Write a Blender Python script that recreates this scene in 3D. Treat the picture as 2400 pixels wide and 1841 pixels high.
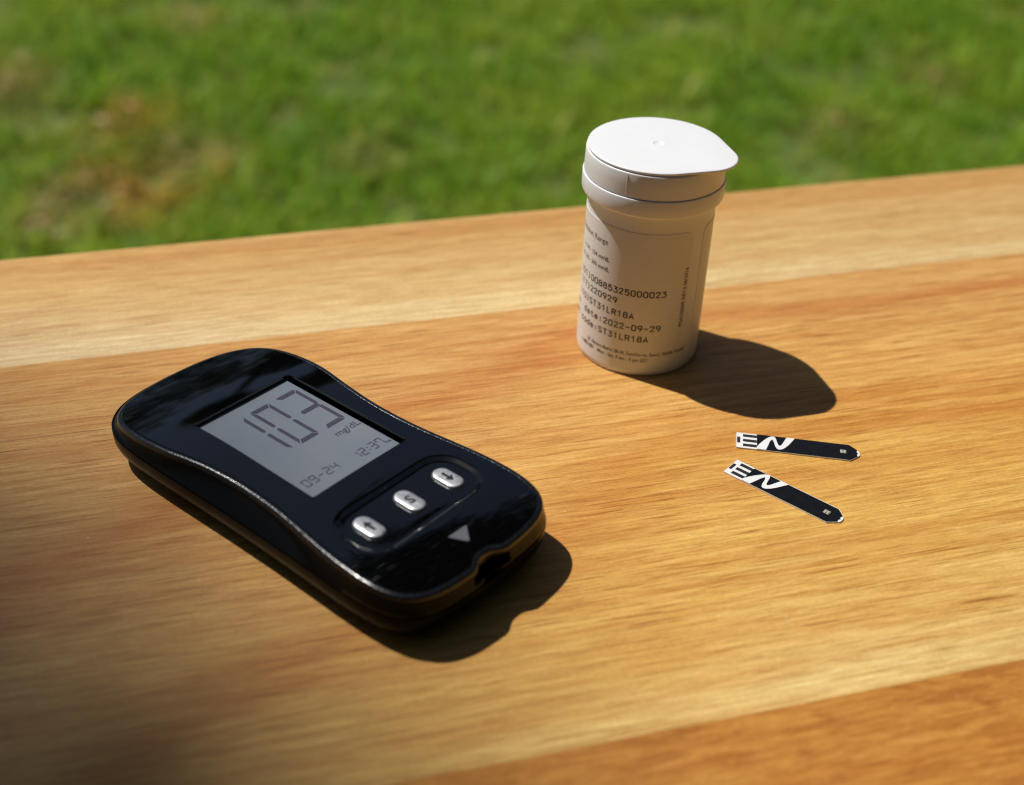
import bpy, bmesh, math, random
import numpy as np
from mathutils import Vector, Matrix
from mathutils.geometry import delaunay_2d_cdt

for o in list(bpy.data.objects):
    bpy.data.objects.remove(o, do_unlink=True)
S = bpy.context.scene
COL = S.collection
MM = 0.001
rng = np.random.default_rng(7)
random.seed(7)

# ------------------------------------------------------------------ camera
PITCH, ROLL = 0.602179, 0.043353
cp, sp = math.cos(PITCH), math.sin(PITCH)
cr, sr = math.cos(ROLL), math.sin(ROLL)
fw = Vector((0, cp, -sp)); rt = Vector((1, 0, 0)); up = Vector((0, sp, cp))
right = cr * rt + sr * up
upv = -sr * rt + cr * up
cam_d = bpy.data.cameras.new('camera')
cam = bpy.data.objects.new('camera', cam_d)
COL.objects.link(cam)
cam.matrix_world = Matrix(((right.x, upv.x, -fw.x, 0), (right.y, upv.y, -fw.y, 0),
                           (right.z, upv.z, -fw.z, 0.170), (0, 0, 0, 1)))
cam_d.sensor_width = 36
cam_d.lens = 36 * 3027.3 / 2400
cam_d.clip_start = 0.01
cam_d.clip_end = 2000
cam_d.dof.use_dof = True
cam_d.dof.focus_distance = 0.277
cam_d.dof.aperture_fstop = cam_d.lens / 4.5
S.camera = cam

# ------------------------------------------------------------------ sky and sun
SUN_EL = math.radians(58.9)
SUN_ROT = math.radians(360 - 63.0)
w = bpy.data.worlds.new('World')
S.world = w
w.use_nodes = True
nt = w.node_tree
bg = nt.nodes['Background']
sky = nt.nodes.new('ShaderNodeTexSky')
sky.sky_type = 'NISHITA'
sky.sun_disc = False
sky.sun_elevation = SUN_EL
sky.sun_rotation = SUN_ROT
nt.links.new(sky.outputs[0], bg.inputs[0])
bg.inputs[1].default_value = 0.05
sun_d = bpy.data.lights.new('sun', 'SUN')
sun_d.energy = 5.0
sun_d.angle = math.radians(0.53)
sun_d.color = (1.0, 0.955, 0.885)
sun = bpy.data.objects.new('sun', sun_d)
COL.objects.link(sun)
sun_vec = Vector((-0.538, 0.273, 1.0)).normalized()
sun.rotation_euler = sun_vec.to_track_quat('Z', 'Y').to_euler()
sun.location = sun_vec * 30
S.view_settings.view_transform = 'Standard'
S.view_settings.look = 'None'
S.view_settings.exposure = -0.1
S.view_settings.gamma = 1
S.view_settings.use_curve_mapping = False
S.cycles.use_denoising = True
S.cycles.denoising_prefilter = 'ACCURATE'
S.cycles.use_adaptive_sampling = False
S.cycles.sample_clamp_indirect = 2.0
S.cycles.filter_width = 1.15
S.cycles.max_bounces = 8
S.cycles.transparent_max_bounces = 8


# ------------------------------------------------------------------ helpers
def lin(r, g, b):
    f = lambda c: (c / 255 / 12.92) if c <= 10 else ((c / 255 + 0.055) / 1.055) ** 2.4
    return (f(r), f(g), f(b), 1)


def link(o, parent=None):
    COL.objects.link(o)
    if parent is not None:
        o.parent = parent
    return o


def mesh(name, verts, faces, mat=None, parent=None, smooth=None, loc=None):
    me = bpy.data.meshes.new(name)
    me.from_pydata([tuple(v) for v in verts], [], [tuple(f) for f in faces])
    me.update()
    if smooth is not None:
        me.shade_smooth()
        if smooth < 179:
            me.set_sharp_from_angle(angle=math.radians(smooth))
    if mat:
        me.materials.append(mat)
    o = bpy.data.objects.new(name, me)
    if loc:
        o.location = loc
    return link(o, parent)


def fast_mesh(name, verts, loops, starts, mat=None, parent=None, cols=None, smooth=True):
    me = bpy.data.meshes.new(name)
    me.vertices.add(len(verts))
    me.vertices.foreach_set('co', np.asarray(verts, np.float32).ravel())
    me.loops.add(len(loops))
    me.loops.foreach_set('vertex_index', np.asarray(loops, np.int32))
    me.polygons.add(len(starts))
    me.polygons.foreach_set('loop_start', np.asarray(starts, np.int32))
    if cols is not None:
        at = me.color_attributes.new('tint', 'FLOAT_COLOR', 'POINT')
        at.data.foreach_set('color', np.asarray(cols, np.float32).ravel())
    me.update(calc_edges=True)
    me.validate()
    if smooth:
        me.shade_smooth()
    if mat:
        me.materials.append(mat)
    o = bpy.data.objects.new(name, me)
    return link(o, parent)


def empty(name, loc, rotz, label, cat, group=None):
    o = bpy.data.objects.new(name, None)
    o.location = loc
    o.rotation_euler = (0, 0, rotz)
    o.empty_display_size = 0.01
    o['label'] = label
    o['category'] = cat
    if group:
        o['group'] = group
    return link(o)


def loft(loops, close_first=False, close_last=False):
    """loops: list of equally long lists of 3D points, joined to a skin."""
    n = len(loops[0])
    V = [p for lp in loops for p in lp]
    F = []
    for k in range(len(loops) - 1):
        a, b = k * n, (k + 1) * n
        for i in range(n):
            j = (i + 1) % n
            F.append((a + i, b + i, b + j, a + j))
    if close_first:
        F.append(tuple(range(n)))
    if close_last:
        F.append(tuple(reversed(range(len(V) - n, len(V)))))
    return V, F


def lathe(profile, n=96):
    """profile: (r, z) from top to bottom, in mm."""
    loops = []
    for r, z in profile:
        loops.append([(r * math.cos(2 * math.pi * i / n) * MM, r * math.sin(2 * math.pi * i / n) * MM, z * MM)
                      for i in range(n)])
    return loft(loops, close_first=True, close_last=True)


def fix_normals(o):
    bm = bmesh.new()
    bm.from_mesh(o.data)
    bmesh.ops.recalc_face_normals(bm, faces=bm.faces)
    bm.to_mesh(o.data)
    bm.free()
    return o


def text2d(s, size, spacing=1.0, bold=0.0, align='LEFT'):
    """built-in font outline as flat triangles: (verts 2D, faces)."""
    c = bpy.data.curves.new('txt', 'FONT')
    c.body = s
    c.size = size
    c.space_character = spacing
    c.offset = bold
    c.align_x = align
    c.resolution_u = 3
    c.fill_mode = 'BOTH'
    o = bpy.data.objects.new('txt', c)
    COL.objects.link(o)
    dg = bpy.context.evaluated_depsgraph_get()
    me = o.evaluated_get(dg).to_mesh()
    V = [(v.co.x, v.co.y) for v in me.vertices]
    F = [tuple(p.vertices) for p in me.polygons]
    o.evaluated_get(dg).to_mesh_clear()
    bpy.data.objects.remove(o, do_unlink=True)
    bpy.data.curves.remove(c)
    return V, F


class Acc:
    def __init__(self):
        self.v, self.f = [], []

    def add(self, V, F):
        k = len(self.v)
        self.v += list(V)
        self.f += [tuple(i + k for i in f) for f in F]

    def poly(self, pts):
        self.add(pts, [tuple(range(len(pts)))])


# ------------------------------------------------------------------ material helpers
class N:
    def __init__(self, name):
        self.m = bpy.data.materials.new(name)
        self.m.use_nodes = True
        self.t = self.m.node_tree
        self.b = self.t.nodes['Principled BSDF']

    def new(self, kind, **kw):
        n = self.t.nodes.new(kind)
        for k, v in kw.items():
            setattr(n, k, v)
        return n

    def put(self, sock, val):
        if hasattr(val, 'links') or isinstance(val, bpy.types.NodeSocket):
            self.t.links.new(val, sock)
        else:
            sock.default_value = val

    def math(self, op, a, b=0.0, clamp=False):
        n = self.new('ShaderNodeMath', operation=op, use_clamp=clamp)
        self.put(n.inputs[0], a)
        self.put(n.inputs[1], b)
        return n.outputs[0]

    def mix(self, fac, a, b, mode='MIX'):
        n = self.new('ShaderNodeMix', data_type='RGBA', blend_type=mode)
        self.put(n.inputs[0], fac)
        self.put(n.inputs[6], a)
        self.put(n.inputs[7], b)
        return n.outputs[2]

    def ramp(self, fac, stops, interp='LINEAR'):
        n = self.new('ShaderNodeValToRGB')
        n.color_ramp.interpolation = interp
        e = n.color_ramp.elements
        while len(e) < len(stops):
            e.new(0.5)
        for el, (p, c) in zip(e, stops):
            el.position = p
            el.color = c if hasattr(c, '__len__') else (c, c, c, 1)
        self.put(n.inputs[0], fac)
        return n.outputs[0]

    def noise(self, vec, scale, detail=2.0, rough=0.5, dist=0.0):
        n = self.new('ShaderNodeTexNoise')
        self.put(n.inputs['Vector'], vec)
        n.inputs['Scale'].default_value = scale
        n.inputs['Detail'].default_value = detail
        n.inputs['Roughness'].default_value = rough
        n.inputs['Distortion'].default_value = dist
        return n.outputs[0]

    def mapping(self, vec, scale=(1, 1, 1), loc=(0, 0, 0), rot=(0, 0, 0)):
        n = self.new('ShaderNodeMapping')
        self.put(n.inputs[0], vec)
        n.inputs['Location'].default_value = loc
        n.inputs['Rotation'].default_value = rot
        n.inputs['Scale'].default_value = scale
        return n.outputs[0]

    def bump(self, height, strength, dist):
        n = self.new('ShaderNodeBump')
        n.inputs['Strength'].default_value = strength
        n.inputs['Distance'].default_value = dist
        self.put(n.inputs['Height'], height)
        self.put(self.b.inputs['Normal'], n.outputs[0])
        return n.outputs[0]

    def obj(self):
        return self.new('ShaderNodeTexCoord').outputs['Object']

    def set(self, **kw):
        for k, v in kw.items():
            self.put(self.b.inputs[k.replace('_', ' ')], v)
        return self


def simple(name, col, rough=0.5, nscale=0, namp=0.0, bump=0.0, spec=0.5, metal=0.0):
    m = N(name)
    m.set(Roughness=rough, Metallic=metal)
    m.b.inputs['Specular IOR Level'].default_value = spec
    if nscale:
        n = m.noise(m.obj(), nscale, 3)
        k = m.ramp(n, [(0.3, 1 - namp), (0.7, 1 + namp * 0.3)])
        c = m.mix(1.0, col, k, 'MULTIPLY')
        m.set(Base_Color=c)
        if bump:
            m.bump(n, bump, 0.0002)
    else:
        m.set(Base_Color=col)
    return m.m


# ------------------------------------------------------------------ wood planks
AL = 0.294052                                  # grain direction in plan
C_ = lambda r, g, b: (r, g, b, 1)


def wood(name, stops, y0, y1, seed, figure=0.0, streak=1.0, pores=1.0, shade_taper=0.0):
    """stops: colour across the plank (position 0 = far side of the plank, 1 = near side)."""
    m = N(name)
    o = m.obj()
    sep = m.new('ShaderNodeSeparateXYZ')
    m.put(sep.inputs[0], o)
    off = (seed * 3.1, seed * 1.7, seed * 0.9)
    warp = m.noise(m.mapping(o, (5, 38, 30), off), 1.0, 3, 0.55)
    warp2 = m.noise(m.mapping(o, (22, 150, 30), off), 1.0, 3, 0.6)
    y = m.math('ADD', sep.outputs[1], m.math('MULTIPLY', m.math('SUBTRACT', warp, 0.5), 0.055 * (y1 - y0) / 0.14))
    y = m.math('ADD', y, m.math('MULTIPLY', m.math('SUBTRACT', warp2, 0.5), 0.014 * (y1 - y0) / 0.14))
    if shade_taper:                                   # sapwood gives way to brown at the left end, partly painting in its shade
        y = m.math('ADD', y, m.math('MULTIPLY', m.math('SUBTRACT', 0.10, sep.outputs[0], True), shade_taper))
    t = m.math('DIVIDE', m.math('SUBTRACT', y1, y), (y1 - y0), True)
    base = m.ramp(t, stops)
    # broad growth bands, medium streaks, fine fibres, then short dark pores and pale rays
    band = m.noise(m.mapping(o, (4.5, 210, 40), off), 1.0, 3, 0.6, 0.2)
    bandf = m.ramp(band, [(0.44, 0.0), (0.66, 1.0)])
    c = m.mix(m.math('MULTIPLY', bandf, 0.48 * streak), base, m.mix(1.0, base, (0.80, 0.56, 0.36, 1), 'MULTIPLY'))
    lt = m.noise(m.mapping(o, (26, 430, 60), (off[1], off[0], 0)), 1.0, 4, 0.7)
    ltf = m.ramp(lt, [(0.48, 0.0), (0.68, 1.0)])
    c = m.mix(m.math('MULTIPLY', ltf, 0.60 * streak), c, m.mix(1.0, c, (1.20, 1.34, 1.62, 1), 'MULTIPLY'))
    medium = m.noise(m.mapping(o, (46, 800, 60), (off[2], off[0], off[1])), 1.0, 4, 0.72, 0.2)
    mediumf = m.ramp(medium, [(0.34, (0.74, 0.60, 0.46, 1)), (0.50, (1, 1, 1, 1)), (0.66, (1.12, 1.18, 1.30, 1))])
    c = m.mix(0.60 * streak, c, mediumf, 'MULTIPLY')
    fine = m.noise(m.mapping(o, (90, 1700, 60), off), 1.0, 5, 0.82)
    finef = m.ramp(fine, [(0.36, (0.74, 0.63, 0.51, 1)), (0.50, (1, 1, 1, 1)), (0.64, (1.15, 1.21, 1.31, 1))])
    c = m.mix(0.9, c, finef, 'MULTIPLY')
    if figure:
        fg = m.noise(m.mapping(o, (85, 330, 60), off, (0, 0, 0.22)), 1.0, 5, 0.7, 0.9)
        fgf = m.ramp(fg, [(0.36, (0.72, 0.56, 0.40, 1)), (0.50, (1, 1, 1, 1)), (0.64, (1.14, 1.30, 1.45, 1))])
        c = m.mix(figure, c, fgf, 'MULTIPLY')
    pr = m.noise(m.mapping(o, (60, 1900, 100), (off[2], off[1], off[0])), 1.0, 2, 0.5)
    prm = m.noise(m.mapping(o, (10, 90, 30), off), 1.0, 2)
    prf = m.math('MULTIPLY', m.ramp(pr, [(0.60, 0.0), (0.65, 1.0)]), m.ramp(prm, [(0.40, 0.15), (0.60, 1.0)]))
    c = m.mix(m.math('MULTIPLY', prf, 0.66 * pores), c, m.mix(1.0, c, (0.46, 0.24, 0.12, 1), 'MULTIPLY'))
    grainy = m.noise(m.mapping(o, (1100, 1900, 900), off), 1.0, 2, 0.6)
    c = m.mix(0.6, c, m.ramp(grainy, [(0.3, (0.84, 0.82, 0.78, 1)), (0.7, (1.12, 1.12, 1.12, 1))]), 'MULTIPLY')
    sp_ = m.noise(m.mapping(o, (700, 900, 400), (off[1], off[2], 0)), 1.0, 1, 0.4)
    c = m.mix(m.math('MULTIPLY', m.ramp(sp_, [(0.80, 0.0), (0.83, 1.0)]), 0.35), c, C_(.80, .74, .62))
    m.set(Base_Color=c)
    rough = m.ramp(fine, [(0.3, 0.42), (0.7, 0.56)])
    m.set(Roughness=rough)
    m.b.inputs['Specular IOR Level'].default_value = 0.42
    h = m.math('SUBTRACT', fine, m.math('MULTIPLY', prf, 0.8))
    m.bump(h, 0.35, 0.00012)
    return m.m


C_ = lambda r, g, b: (r, g, b, 1)
W_BACK = wood('back_plank_wood', [(0.0, C_(.55, .33, .12)), (0.14, C_(.50, .28, .085)), (0.34, C_(.54, .335, .118)), (0.55, C_(.57, .375, .148)),
                                  (0.78, C_(.61, .415, .175)), (0.90, C_(.67, .49, .23)), (1.0, C_(.67, .49, .23))], .2725, .3264, 1.3, pores=.4, streak=.7)
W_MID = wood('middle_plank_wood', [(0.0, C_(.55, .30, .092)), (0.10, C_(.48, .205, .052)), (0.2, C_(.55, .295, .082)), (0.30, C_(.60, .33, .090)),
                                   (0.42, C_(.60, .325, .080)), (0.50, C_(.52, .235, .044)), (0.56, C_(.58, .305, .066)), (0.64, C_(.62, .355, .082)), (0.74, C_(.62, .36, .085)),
                                   (0.86, C_(.68, .445, .140)), (0.97, C_(.72, .52, .195)), (1.0, C_(.72, .52, .205))], .1338, .2725, 2.2, shade_taper=.46)
W_FRONT = wood('front_plank_wood', [(0.0, C_(.43, .185, .031)), (0.2, C_(.41, .165, .026)), (0.6, C_(.46, .20, .034)),
                                    (1.0, C_(.45, .19, .034))], .0, .1338, 3.7, figure=.7, streak=.5, pores=.5)
W_REST = wood('other_plank_wood', [(0.0, C_(.56, .33, .11)), (0.4, C_(.50, .24, .06)), (1.0, C_(.60, .38, .13))], -.5, .0, 5.1)

# ------------------------------------------------------------------ setting: lawn ground
GZ = -0.74
gm = N('turf_soil')
gn = gm.noise(gm.obj(), 9.0, 5, 0.6)
gn2 = gm.noise(gm.obj(), 0.6, 3, 0.6)
gc = gm.ramp(gn, [(0.3, C_(.07, .11, .018)), (0.5, C_(.09, .15, .02)), (0.7, C_(.14, .14, .04))])
gc = gm.mix(gm.ramp(gn2, [(0.35, 0.0), (0.7, 0.5)]), gc, C_(.055, .10, .02))
gm.set(Base_Color=gc, Roughness=0.95)
gm.bump(gn, 0.6, 0.02)
gv, gf = [], []
rad = [0, 2, 4, 8, 16, 40, 120, 400, 1200]
gv.append((0, 2, GZ))
for r in rad[1:]:
    for i in range(48):
        a = 2 * math.pi * i / 48
        gv.append((r * math.cos(a), 2 + r * math.sin(a), GZ))
for i in range(48):
    gf.append((0, 1 + i, 1 + (i + 1) % 48))
for k in range(len(rad) - 2):
    for i in range(48):
        a, b = 1 + k * 48 + i, 1 + k * 48 + (i + 1) % 48
        gf.append((a, a + 48, b + 48, b))
lawn = mesh('lawn', gv, gf, gm.m)
fix_normals(lawn)
lawn['kind'] = 'structure'
lawn['label'] = 'mown green lawn with straw coloured and bare patches behind the table'


# ------------------------------------------------------------------ table
def box(x0, x1, y0, y1, z0, z1, bev=0.0):
    bm = bmesh.new()
    vs = [bm.verts.new((x, y, z)) for x in (x0, x1) for y in (y0, y1) for z in (z0, z1)]
    for f in ((0, 1, 3, 2), (4, 6, 7, 5), (0, 4, 5, 1), (2, 3, 7, 6), (0, 2, 6, 4), (1, 5, 7, 3)):
        bm.faces.new([vs[i] for i in f])
    bmesh.ops.recalc_face_normals(bm, faces=bm.faces)
    if bev:
        bmesh.ops.bevel(bm, geom=list(bm.edges), offset=bev, segments=2, affect='EDGES', profile=0.5)
    V = [tuple(v.co) for v in bm.verts]
    bm.verts.index_update()
    F = [tuple(v.index for v in f.verts) for f in bm.faces]
    bm.free()
    return V, F


table = empty('wooden_table', (0, 0, 0), AL, 'varnished warm brown wooden table top made of planks, holding the meter, vial and strips', 'table')
edges = [.3264, .2725, .1338, .0, -.135, -.26, -.40, -.50]
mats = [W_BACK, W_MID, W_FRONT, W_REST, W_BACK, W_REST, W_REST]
for i, mt in enumerate(mats):
    g = 0.00002
    e0 = edges[i + 1] + g
    e1 = edges[i] - (g if i else 0)
    V, F = box(-.70, .95, e0, e1, -.026, 0.0, 0.0009 if i == 0 else 0.00006)
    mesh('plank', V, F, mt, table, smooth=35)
for x in (-.62, .87):
    for y in (-.43, .26):
        V, F = box(x - .03, x + .03, y - .03, y + .03, GZ + 0.002, -.0265, .003)
        mesh('leg', V, F, W_REST, table, smooth=35)
for y in (-.43, .26):
    V, F = box(-.588, .838, y - .011, y + .011, -.10, -.0268, .002)
    mesh('apron', V, F, W_REST, table, smooth=35)

# ------------------------------------------------------------------ glucose meter (local frame in mm: u along, v across)
MU = math.radians(-38.92)
meter = empty('glucose_meter', (-.04318, .21095, 0), MU,
              'glossy black waisted glucose meter with grey screen reading 103 and three silver buttons', 'glucose meter')
VC = -0.6                                     # axis of the case across
TOP = [(-41, 0), (-40.9, 4), (-40.4, 8.5), (-39.4, 12.6), (-37.8, 15.8), (-35.4, 18.5), (-32.4, 20.2), (-29, 21.1), (-24.5, 21.6),
       (-20, 21.65), (-15.5, 21.4), (-12, 20.9), (-8, 20.2), (-4, 19.6), (2.5, 19.0), (8, 18.9), (14, 19.1), (20, 19.7), (26, 20.5),
       (32, 21.2), (38, 21.5), (42, 21.4), (45.2, 20.9), (48, 19.9), (50, 18.4), (51.5, 16.4), (52.7, 13.5), (53.3, 10), (53.6, 6), (53.7, 0)]
SEAM = [(-41.4, 0), (-41.3, 4.2), (-40.9, 8.9), (-40.0, 13.2), (-38.4, 16.6), (-36.0, 19.4), (-33.0, 21.3), (-29.4, 22.3), (-24.8, 22.7),
        (-20, 22.75), (-15.5, 22.7), (-12, 22.6), (-8, 22.5), (-4, 22.4), (2.5, 22.25), (8, 22.2), (14, 22.15), (20, 22.2), (26, 22.25),
        (32, 22.35), (38, 22.3), (42.2, 22.0), (45.6, 21.5), (48.5, 20.4), (50.6, 18.9), (52.1, 16.8), (53.3, 13.8), (53.9, 10.2), (54.2, 6.1), (54.3, 0)]


def spline(P, k=6):
    P = [np.array(p, float) for p in P]
    # reflect at both ends so the mirrored outline is smooth
    Q = [np.array((P[1][0], -P[1][1]))] + P + [np.array((P[-2][0], -P[-2][1]))]
    out = []
    for i in range(1, len(Q) - 2):
        p0, p1, p2, p3 = Q[i - 1], Q[i], Q[i + 1], Q[i + 2]
        for j in range(k):
            t = j / k
            out.append(0.5 * (2 * p1 + (p2 - p0) * t + (2 * p0 - 5 * p1 + 4 * p2 - p3) * t * t + (3 * p1 - p0 - 3 * p2 + p3) * t ** 3))
    out.append(P[-1])
    return np.array(out)


def closed(P):
    h = spline(P)
    lower = h[1:-1][::-1].copy()
    lower[:, 1] *= -1
    full = np.concatenate([h, lower])
    for _ in range(3):
        full = (np.roll(full, 1, 0) + 2 * full + np.roll(full, -1, 0)) / 4
    full[:, 1] += VC
    return full


def notch(P, depth):
    P = P.copy()
    d = np.clip(np.abs(P[:, 1] + 1.4) / 5.2, 0, 1)
    b = 0.5 + 0.5 * np.cos(np.pi * np.clip((d - 0.12) / 0.80, 0, 1))
    P[:, 0] -= np.where(P[:, 0] > 40, depth * b, 0)
    return P


def inset(P, d):
    t = np.roll(P, -1, 0) - np.roll(P, 1, 0)
    t /= np.linalg.norm(t, axis=1)[:, None]
    n = np.stack([t[:, 1], -t[:, 0]], 1)           # outline runs clockwise here: inner side
    c = P.mean(0)
    if np.mean(np.sum((c - P) * n, 1)) < 0:
        n = -n
    return P + n * d


def ztop(u, v):
    h = 13.3 - (np.clip(-u - 2, 0, None) / 33) ** 2 * 3.2 - (np.clip(u - 36, 0, None) / 17) ** 2 * 0.9
    return h - 0.35 * ((v - VC) / 20.0) ** 2


top0, seam0 = closed(TOP), closed(SEAM)
TOPN, SEAMN = notch(top0, 1.75), notch(seam0, 0.55)


def lift(P, z):
    z = np.broadcast_to(z, (len(P),))
    return [(p[0] * MM, p[1] * MM, q * MM) for p, q in zip(P, z)]


def zt(P, d):
    return ztop(P[:, 0], P[:, 1]) - d


# black plastics
gl = N('piano_black_plastic')
dn = gl.noise(gl.obj(), 2600, 1, 0.4)
dust = gl.ramp(dn, [(0.80, 0.0), (0.84, 1.0)])
smear = gl.noise(gl.obj(), 90, 4, 0.6)
gl.set(Base_Color=gl.mix(gl.math('MULTIPLY', dust, 0.5), C_(.0012, .0012, .0013), C_(.25, .23, .2)),
       Roughness=gl.math('ADD', gl.ramp(smear, [(0.35, 0.012), (0.75, 0.04)]), gl.math('MULTIPLY', dust, 0.4)))
gl.b.inputs['IOR'].default_value = 1.68
M_GLOSS = gl.m
sh = N('black_case_plastic')
sn = sh.noise(sh.obj(), 1500, 3, 0.6)
sh.set(Base_Color=C_(.004, .004, .0042), Roughness=sh.ramp(sn, [(0.3, 0.16), (0.7, 0.27)]))
sh.bump(sn, 0.25, 0.00004)
sh.b.inputs["Specular IOR Level"].default_value = 0.12
M_CASE = sh.m
M_BASE = simple('matt_base_plastic', C_(.0035, .0035, .0036), 0.25, spec=0.05)
rimm = N('rim_plastic')
rn = rimm.noise(rimm.obj(), 2300, 2, 0.6)
rimm.set(Base_Color=C_(.0045, .0045, .005), Roughness=rimm.ramp(rn, [(0.4, 0.14), (0.6, 0.28)]))
rimm.b.inputs['Specular IOR Level'].default_value = 0.9
rimm.bump(rn, 0.5, 0.00006)
M_RIM = rimm.m
M_DARK = simple('dark_recess_plastic', C_(.003, .003, .003), 0.6)

# upper shell: rounded rim and flared wall down to the seam, closed inside
r_in = inset(TOPN, 1.25)
mid1 = TOPN * 0.72 + SEAMN * 0.28
mid2 = TOPN * 0.3 + SEAMN * 0.7
loops = [lift(inset(TOPN, 1.25), zt(r_in, 2.2)), lift(inset(TOPN, 1.25), zt(r_in, 0.12)), lift(inset(TOPN, 1.15), zt(TOPN, 0.03)),
         lift(inset(TOPN, 0.75), zt(TOPN, 0.0)), lift(inset(TOPN, 0.42), zt(TOPN, 0.08)), lift(inset(TOPN, 0.18), zt(TOPN, 0.27)),
         lift(inset(TOPN, 0.03), zt(TOPN, 0.6)), lift(inset(TOPN, -0.02), zt(TOPN, 1.0)),
         lift(mid1, (zt(TOPN, 1.0) * 0.66 + 8.0 * 0.34)), lift(mid2, (zt(TOPN, 1.0) * 0.28 + 8.0 * 0.72)),
         lift(SEAMN, 8.2), lift(inset(SEAMN, 0.1), 8.05), lift(inset(SEAMN, 0.45), 8.02)]
V, F = loft(loops, True, True)
shell = mesh('upper_shell', V, F, M_CASE, meter, smooth=50)
shell.data.materials.append(M_RIM)
fix_normals(shell)
nl = len(TOPN)
for p in shell.data.polygons:
    if p.index < nl * 7:
        p.material_index = 1
# strip slot cut into the near end
V, F = box(.046, .058, -.0063, .0036, .0087, .0109, 0.0004)
cut = mesh('slot_cutter', V, F)
cut.parent = meter
bo = shell.modifiers.new('slot', 'BOOLEAN')
bo.operation = 'DIFFERENCE'
bo.object = cut
bo.solver = 'EXACT'
bpy.context.view_layer.update()
dg = bpy.context.evaluated_depsgraph_get()
nm = bpy.data.meshes.new_from_object(shell.evaluated_get(dg))
shell.modifiers.clear()
if len(nm.polygons) > 500:
    shell.data = nm
bpy.data.objects.remove(cut, do_unlink=True)

# lower shell: bellied, drawn in towards the table
loops = [lift(inset(seam0, 0.45), 7.86), lift(inset(seam0, 0.12), 7.84), lift(seam0, 7.7), lift(inset(seam0, 0.02), 6.6), lift(inset(seam0, 0.15), 5.2), lift(inset(seam0, 0.6), 3.9),
         lift(inset(seam0, 1.3), 2.8), lift(inset(seam0, 2.4), 1.8), lift(inset(seam0, 3.6), 1.0), lift(inset(seam0, 4.0), 0.05)]
V, F = loft(loops, True, True)
low = fix_normals(mesh('lower_shell', V, F, M_BASE, meter, smooth=40))

# face plate with the screen opening and the sunken button tray
LU0, LU1, LV0, LV1 = -17.9, 18.0, -12.3, 13.2


def rrect(u0, u1, v0, v1, r, k=5):
    pts = []
    for cx_, cy_, a0 in ((u1 - r, v1 - r, 0), (u0 + r, v1 - r, 90), (u0 + r, v0 + r, 180), (u1 - r, v0 + r, 270)):
        for i in range(k + 1):
            a = math.radians(a0 + 90 * i / k)
            pts.append((cx_ + r * math.cos(a), cy_ + r * math.sin(a)))
    return pts


def sdf_rr(u, v, u0, u1, v0, v1, r):
    qx = np.abs(u - (u0 + u1) / 2) - (u1 - u0) / 2 + r
    qy = np.abs(v - (v0 + v1) / 2) - (v1 - v0) / 2 + r
    return np.hypot(np.maximum(qx, 0), np.maximum(qy, 0)) + np.minimum(np.maximum(qx, qy), 0) - r


TR = (25.4, 39.2, -16.2, 15.2, 5.6)


def zface(u, v):
    d = sdf_rr(u, v, *TR)
    s = np.clip((0.9 - d) / 2.1, 0, 1)
    s = s * s * s * (s * (6 * s - 15) + 10)
    return ztop(u, v) - 0.55 * s


face_out = inset(TOPN, 1.32)
hole = np.array(rrect(LU0, LU1, LV0, LV1, 0.5))
pts, eds = [], []


def ring(P, close=True):
    k = len(pts)
    pts.extend([Vector((float(a), float(b))) for a, b in P])
    n = len(P)
    for i in range(n):
        eds.append((k + i, k + (i + 1) % n))


ring(face_out)
# densify the hole edge
hd = []
for i in range(len(hole)):
    a, b = hole[i], hole[(i + 1) % len(hole)]
    L = np.linalg.norm(b - a)
    kk = max(1, int(L / 0.8))
    for j in range(kk):
        hd.append(a + (b - a) * j / kk)
hd = np.array(hd)
ring(hd)
for off in (-1.2, -0.9, -0.6, -0.3, 0, .3, .6, .9):
    ring(rrect(TR[0] - off, TR[1] + off, TR[2] - off, TR[3] + off, TR[4] + off, 14))


def inside(P, q):
    x, y = q
    a, b = P, np.roll(P, -1, 0)
    c = ((a[:, 1] > y) != (b[:, 1] > y)) & (x < (b[:, 0] - a[:, 0]) * (y - a[:, 1]) / (b[:, 1] - a[:, 1] + 1e-12) + a[:, 0])
    return np.count_nonzero(c) % 2 == 1


inner = inset(TOPN, 1.9)
hu = (LU0 - .4, LU1 + .4, LV0 - .4, LV1 + .4)
for gu in np.arange(-40.5, 54, 1.1):
    for gv_ in np.arange(-22.6, 22, 1.1):
        if hu[0] < gu < hu[1] and hu[2] < gv_ < hu[3]:
            continue
        dd = float(sdf_rr(np.array(gu), np.array(gv_), *TR))
        if -1.5 < dd < 1.2:
            continue
        if inside(inner, (gu, gv_)):
            pts.append(Vector((gu + random.uniform(-.02, .02), gv_)))
res = delaunay_2d_cdt(pts, eds, [], 0, 1e-6)
dv, dfc = res[0], res[2]
dv = np.array([(p.x, p.y) for p in dv])
FF = []
for f in dfc:
    c = dv[list(f)].mean(0)
    if inside(face_out, c) and not inside(hd, c):
        FF.append(tuple(f))
VV = [(p[0] * MM, p[1] * MM, float(zface(p[0], p[1])) * MM) for p in dv]


def find(P):
    d = np.linalg.norm(dv[None, :, :] - P[:, None, :], axis=2)
    return d.argmin(1)


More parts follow.
